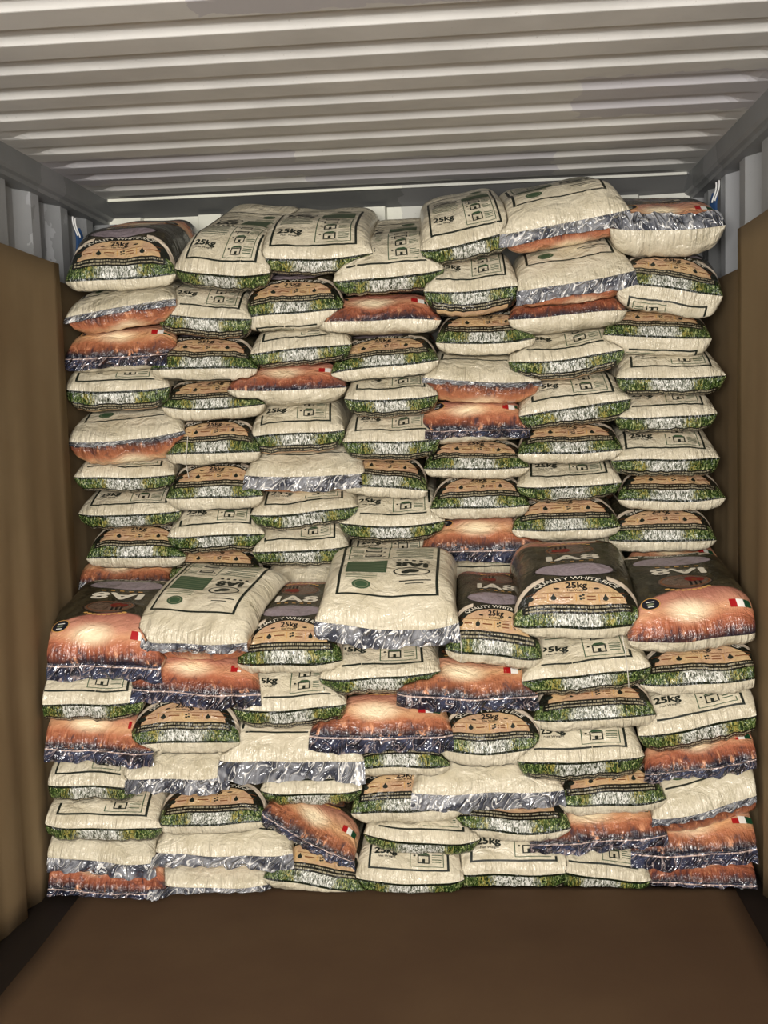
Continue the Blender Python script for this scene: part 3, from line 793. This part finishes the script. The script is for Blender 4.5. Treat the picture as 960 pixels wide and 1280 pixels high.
def relax(bags, rounds):
    """press the bags against one another: where two interpenetrate both give way by half"""
    from mathutils.bvhtree import BVHTree
    for it in range(rounds):
        eps = 0.0022 + 0.0006 * it
        info = []
        for B in bags:
            V = np.concatenate([s['W'].reshape(-1, 3) for s in B['sheets']])
            info.append((V, V.min(0), V.max(0), BVHTree.FromPolygons(V.tolist(), ALLQ)))
        move = [np.zeros_like(q[0]) for q in info]
        for i in range(len(bags)):
            for j in range(i + 1, len(bags)):
                lo = np.maximum(info[i][1], info[j][1]); hi = np.minimum(info[i][2], info[j][2])
                pen = hi - lo
                if (pen <= 0).any(): continue
                k = int(np.argmin(pen * np.array([1.0, 1.0, 0.8])))
                a, b = (i, j) if (info[i][1] + info[i][2])[k] < (info[j][1] + info[j][2])[k] else (j, i)
                d = Vector((0, 0, 0)); d[k] = 1.0
                for (p, q, s) in ((a, b, -1), (b, a, 1)):
                    V = info[p][0]
                    idx = np.nonzero(((V >= lo - 1e-4) & (V <= hi + 1e-4)).all(1))[0]
                    tree = info[q][3]; l0 = info[q][1][k] - 0.01; h0 = info[q][2][k] + 0.01
                    for n in idx:
                        o = Vector(V[n]); vk = o[k]
                        o[k] = l0; h1 = tree.ray_cast(o, d)
                        if h1[0] is None: continue
                        o[k] = h0; h2 = tree.ray_cast(o, -d)
                        if h2[0] is None: continue
                        if h1[0][k] - 0.002 < vk < h2[0][k] + 0.002:
                            g = (h1[0][k] - vk) / 2 - eps if s < 0 else (h2[0][k] - vk) / 2 + eps
                            if abs(g) > abs(move[p][n][k]): move[p][n][k] = g
        for B, (V, _, _, _), mv in zip(bags, info, move):
            V = V + mv
            tier = B['b'][0]
            V[:, 0] = np.clip(V[:, 0], *BOARD_X[tier]); V[:, 2] = np.clip(V[:, 2], 0.014, 2.362); V[:, 1] = np.minimum(V[:, 1], 4.475)
            # below the sloping end rail
            V[:, 2] = np.where(V[:, 1] > 4.38, np.minimum(V[:, 2], 2.30), V[:, 2])
            n = _nj * _ni
            B['sheets'][0]['W'] = V[:n].reshape(_nj, _ni, 3); B['sheets'][1]['W'] = V[n:].reshape(_nj, _ni, 3)

def settle(bags, rounds):
    """part the last faces that still cross"""
    from mathutils.bvhtree import BVHTree
    Q = np.array(ALLQ)
    VS = [np.concatenate([s['W'].reshape(-1, 3) for s in B['sheets']]) for B in bags]
    tr = [BVHTree.FromPolygons(V.tolist(), ALLQ) for V in VS]
    lo = [V.min(0) for V in VS]; hi = [V.max(0) for V in VS]
    pairs = [(i, j) for i in range(len(bags)) for j in range(i + 1, len(bags)) if (np.minimum(hi[i], hi[j]) - np.maximum(lo[i], lo[j]) > -0.01).all()]
    # a copy of a vertex on both sheets must move as one
    n = _nj * _ni
    edge = np.array([j * _ni + i for j in range(_nj) for i in range(_ni) if j in (0, _nj - 1) or i in (0, _ni - 1)])
    for it in range(rounds):
        mv = {}; left = []
        for (i, j) in pairs:
            ov = tr[i].overlap(tr[j])
            if not ov: continue
            left.append((i, j))
            pen = np.minimum(hi[i], hi[j]) - np.maximum(lo[i], lo[j])
            k = int(np.argmin(pen * np.array([1.0, 1.0, 0.8])))
            sg = -1 if (lo[i] + hi[i])[k] < (lo[j] + hi[j])[k] else 1
            for b, fs, d in ((i, [o[0] for o in ov], sg), (j, [o[1] for o in ov], -sg)):
                m2 = mv.setdefault(b, np.zeros_like(VS[b]))
                m2[np.unique(Q[np.unique(fs)]), k] = d * 0.0022
        if not mv: break
        for b, m2 in mv.items():
            big = np.where(np.abs(m2[edge]) >= np.abs(m2[edge + n]), m2[edge], m2[edge + n])
            m2[edge] = big; m2[edge + n] = big
            VS[b] = VS[b] + m2
            tr[b] = BVHTree.FromPolygons(VS[b].tolist(), ALLQ)
        pairs = pairs if it % 4 == 3 else pairs
    for B, V in zip(bags, VS):
        V[:, 0] = np.clip(V[:, 0], *BOARD_X[B['b'][0]]); V[:, 2] = np.clip(V[:, 2], 0.014, 2.362)
        B['sheets'][0]['W'] = V[:n].reshape(_nj, _ni, 3); B['sheets'][1]['W'] = V[n:].reshape(_nj, _ni, 3)

def split_runs(parts):
    """a line or a word hidden in the middle by a neighbour shows as separate runs: one part each"""
    for pname, (V, Fc, FM) in parts.items():
        lim = {'border_line': 0.021, 'banner_lettering': 0.021, 'icon_row': 0.03}.get(pname)
        if lim is None:
            yield pname, (V, Fc, FM); continue
        A = np.array(V); cen = np.array([A[list(f)].mean(0) for f in Fc])
        lab = -np.ones(len(Fc), int); cur = 0
        for n in range(len(Fc)):
            if lab[n] >= 0: continue
            lab[n] = cur; st = [n]
            while st:
                q = st.pop()
                near = np.nonzero((lab < 0) & (np.linalg.norm(cen - cen[q], axis=1) < lim))[0]
                lab[near] = cur; st.extend(near.tolist())
            cur += 1
        for c2 in range(cur):
            ids = np.nonzero(lab == c2)[0]
            if len(ids) < 3: continue
            used = sorted({r for n in ids for r in Fc[n]}); rm = {r: t for t, r in enumerate(used)}
            yield pname, ([V[r] for r in used], [tuple(rm[r] for r in Fc[n]) for n in ids], [FM[n] for n in ids])

FLAPS = []
def build_bag(B, fronts):
    from mathutils.bvhtree import BVHTree
    tier, c, row, kind, x, y, z, w, h, roll, pitch, yaw, under, flap, opened = B['b']
    ph, rng = B['ph'], B['rng']
    root = bpy.data.objects.new('rice_bag', None); C.objects.link(root); root.empty_display_size = 0.1
    root.matrix_world = B['mat']
    Rw = np.array(B['mat'])[:3, :3]; Tw = np.array(B['mat'])[:3, 3]
    inv = B['mat'].inverted(); Ri = np.array(inv)[:3, :3]; Ti = np.array(inv)[:3, 3]
    tag(root, '%s rice bag, %s from top, %s, %s' % (LOOK[kind], ROWS[row], COLS[c], TIERS[tier]), 'rice bag',
        'rice bags in the %s' % TIERS[tier])
    up_face = 'front' if kind in 'AC' else 'back'
    flip = kind in 'CD'
    for sh in B['sheets']:
        up, arc = sh['up'], sh['arc']
        face = up_face if up else ('back' if up_face == 'front' else 'front')
        P = sh['W'] @ Ri.T + Ti
        pk = 1.10 if opened else 1.24
        arc = arc * pk
        vcm = np.minimum(arc * 100.0, 62.0)
        if flip: vcm = 62.0 - vcm
        sgn = (-1 if flip else 1) * (1 if up else -1)
        ucm = AA * 18.0 * sgn
        uv = np.stack([np.repeat((ucm / 36.0 + 0.5)[None, :], _nj, 0), np.repeat((vcm / 62.0)[:, None], _ni, 1)], 2).reshape(-1, 2)
        so = mesh_obj('front_sheet' if face == 'front' else 'back_sheet', P.reshape(-1, 3), QUADS if up else [q[::-1] for q in QUADS], M[face], root, uv, smooth=True)
        lim = (0.62 if opened else 0.30) if up else 0.10
        lim = min(lim, arc[-1] - 0.05)
        N = sheet_normals(P)
        if not up: N = -N
        parts = {}
        for (vv, ff, ink, layer, pname) in ART[face].items:
            s = (62.0 - vv[:, 1]) / 100.0 if flip else vv[:, 1] / 100.0
            if s.min() > lim: continue
            fi = np.interp(vv[:, 0] * sgn, AA * 18.0, np.arange(_ni)); fj = np.interp(s, arc, np.arange(_nj))
            i0 = np.clip(fi.astype(int), 0, _ni - 2); j0 = np.clip(fj.astype(int), 0, _nj - 2)
            a = (fi - i0)[:, None]; b = (fj - j0)[:, None]
            def smp(Q): return Q[j0, i0] * (1 - a) * (1 - b) + Q[j0, i0 + 1] * a * (1 - b) + Q[j0 + 1, i0] * (1 - a) * b + Q[j0 + 1, i0 + 1] * a * b
            pos = smp(P) + smp(N) * (0.0008 + 0.0005 * layer)
            ok = s <= lim
            wp = pos @ Rw.T + Tw
            for n in np.nonzero(ok)[0]:
                p = Vector(wp[n])
                for tree, lo, hi in fronts:
                    if lo[0] - .005 < p.x < hi[0] + .005 and lo[1] - .005 < p.y < hi[1] + .005 and lo[2] - .005 < p.z < hi[2] + .005 and tree.find_nearest(p, 0.0045)[0] is not None:
                        ok[n] = False; break
            keep = [q for q in ff if all(ok[r] for r in q)]
            if not keep: continue
            used = sorted({r for q in keep for r in q}); rm = {r: t for t, r in enumerate(used)}
            V, Fc, FM = parts.setdefault(pname, ([], [], []))
            o = len(V); V.extend(pos[used].tolist())
            for q in keep:
                Fc.append(tuple(o + rm[r] for r in q)); FM.append(ink)
        for pname, (V, Fc, FM) in split_runs(parts):
            used = sorted(set(FM)); rm = {q: i for i, q in enumerate(used)}
            mesh_obj(pname, V, Fc, [M[INKS[q]] for q in used], so, fmat=[rm[q] for q in FM], smooth=True)
    if flap > 0.001:                             # clear end seal of the film beyond the seam
        P = B['sheets'][0]['W'][0]
        nf, nv = 70, 6
        xs = np.linspace(-1, 1, nf + 1)
        sx, sy, sz = (np.interp(xs, AA, P[:, q]) for q in range(3))
        ang = math.radians(rng.uniform(58, 78))
        back = opened and tier == 0 and c == 6
        Wt = B['sheets'][0]['W']; at = B['sheets'][0]['arc']
        V = []; U = []
        for j in range(nv + 1):
            t = j / nv
            cur = ang * (0.75 + 0.4 * t)
            for i in range(nf + 1):
                q = xs[i]
                ruf = (0.0035 * math.sin(q * 9 + ph[0] + 2 * math.sin(q * 5 + ph[1])) + 0.0022 * math.sin(q * 23 + ph[2]) + 0.0012 * math.sin(q * 41 + ph[3] + 3 * t)) * t
                ln = flap * (1 + 0.10 * math.sin(q * 4 + ph[4]))
                px, py, pz = sx[i] + (sx[i] - x) * 0.02 * t, sy[i] - t * ln * math.cos(cur) + ruf * 1.6 - 0.0006, sz[i] - t * ln * math.sin(cur) + ruf * 0.5
                if back:
                    fj = np.interp(t * ln, at, np.arange(_nj)); j1 = int(fj); fi = np.interp(q, AA, np.arange(_ni)); i1 = min(int(fi), _ni - 2)
                    pp = Wt[j1, i1] * (1 - fj + j1) + Wt[j1 + 1, i1] * (fj - j1)
                    px, py, pz = sx[i], pp[1] - 0.006 + ruf, pp[2] + 0.006 * t + ruf
                px = min(max(px, BOARD_X[tier][0]), BOARD_X[tier][1]); pz = max(pz, 0.016)
                V.append([px, py, pz]); U.append((q * 0.5 + 0.5, t))
        # rest the flap on the bags below it instead of passing through them
        down = Vector((0, 1, 0))
        for p in V:
            for tree, lo, hi in fronts:
                if lo[0] < p[0] < hi[0] and lo[2] < p[2] < hi[2] and p[1] > lo[1] - 0.01:
                    hit = tree.ray_cast(Vector((p[0], 2.5, p[2])), down)
                    if hit[0] is not None and abs(hit[0].y - p[1]) < 0.06: p[1] = min(p[1], hit[0].y - 0.003)
        V = np.array(V)
        Fs = [(j * (nf + 1) + i, j * (nf + 1) + i + 1, (j + 1) * (nf + 1) + i + 1, (j + 1) * (nf + 1) + i) for j in range(nv) for i in range(nf)]
        for _ in range(16):
            ft = BVHTree.FromPolygons(V.tolist(), Fs); bad = set()
            for tree in [t[0] for t in fronts] + FLAPS:
                bad |= {a for a, b in ft.overlap(tree)}
            if not bad: break
            V[sorted({r for a in bad for r in Fs[a]}), 1] -= 0.003
        FLAPS.append(BVHTree.FromPolygons(V.tolist(), Fs))
        V = V @ Ri.T + Ti
        blue = kind == 'C' and not (tier == 0 and row in (0, 8))
        fo = mesh_obj('seal_flap', V, Fs, M['seal_blue' if blue else 'seal_silver'], root, U, smooth=True)
        fo['label'] = 'crinkled clear plastic end seal'
    return root

def all_bags():
    from mathutils.bvhtree import BVHTree
    bags = [bag_grids(b) for b in BAGS]
    relax(bags, 4)
    settle(bags, 48)
    trees = []
    for B in bags:
        V = np.concatenate([s['W'].reshape(-1, 3) for s in B['sheets']])
        trees.append((BVHTree.FromPolygons(V.tolist(), ALLQ), V.min(0), V.max(0)))
    for n, B in enumerate(bags):
        xn, zn = B['b'][4], B['b'][6]
        near = [t for m2, t in enumerate(trees) if m2 != n and abs(bags[m2]['b'][4] - xn) < 0.6 and abs(bags[m2]['b'][6] - zn) < 0.35]
        build_bag(B, near)
    return trees
TREES = all_bags()

# ------------------------------------------------------------------ small things
def strap(label, x, y, z, s):
    r = empty('lashing_strap', (x, y, z))
    P = [[(s * (0.004 + 0.022 * u + 0.005 * math.sin(3 * t)), -0.012 + 0.03 * math.sin(2.2 * t) * u, -0.01 - 0.085 * t) for u in (0, .33, .66, 1)] for t in np.linspace(0, 1, 10)]
    v, f = solid_grid(P, (0, 0.004, 0))
    mesh_obj('webbing', v, f, M['blue_webbing'], r, smooth=True)
    for k in range(2):
        pts = [(s * (0.004 + 0.012 * k + 0.010 * math.sin(a * 0.9) ** 2 + 0.004 * a), -0.02 - 0.008 * k, 0.012 - 0.034 * a - 0.008 * k) for a in np.linspace(-0.6, 1.5, 12)]
        tube('cord_loop', pts, 0.003, M['white_cord'], r)
    tag(r, label, 'strap', 'lashing straps in the top corners')
strap('blue webbing with white cord loops in the top left corner', -0.035, 4.10, 2.225, 1)
strap('blue webbing with white cord loops in the top right corner', 2.345, 4.12, 2.25, -1)

def thread(label, pts):
    q = []
    ts = np.linspace(0, len(pts) - 1, 34); arr = np.array(pts)
    for (x, z) in zip(np.interp(ts, range(len(pts)), arr[:, 0]), np.interp(ts, range(len(pts)), arr[:, 1])):
        hits = [t.ray_cast(Vector((x, 2.4, z)), Vector((0, 1, 0)))[0] for t, lo, hi in TREES if lo[0] < x < hi[0] and lo[2] < z < hi[2]]
        q.append((x, min([p.y for p in hits if p is not None] + [3.8]) - 0.0055, z))
    for i in list(range(1, len(q) - 1)) * 80:           # hangs freely over the gaps
        q[i] = (q[i][0], min(q[i][1], 0.5 * (q[i - 1][1] + q[i + 1][1])), q[i][2])
    pts = q; c = Vector(pts[0])
    o = tube('loose_thread', [Vector(p) - c for p in pts], 0.0016, M['clear_thread'], seg=5)
    o.location = c
    tag(o, label, 'thread', 'loose threads hanging from bag seams')
thread('white loose thread hanging over the tilted bag in the lower front stack', [(1.876, 0.804), (1.883, 0.755), (1.887, 0.695), (1.893, 0.639)])
thread('white loose thread hanging between left columns of the back stack', [(0.447, 1.432), (0.448, 1.394), (0.440, 1.339), (0.440, 1.284)])
thread('white loose thread hanging down beside the middle column of the front stack', [(1.388, 0.814), (1.389, 0.778), (1.391, 0.751), (1.385, 0.722)])
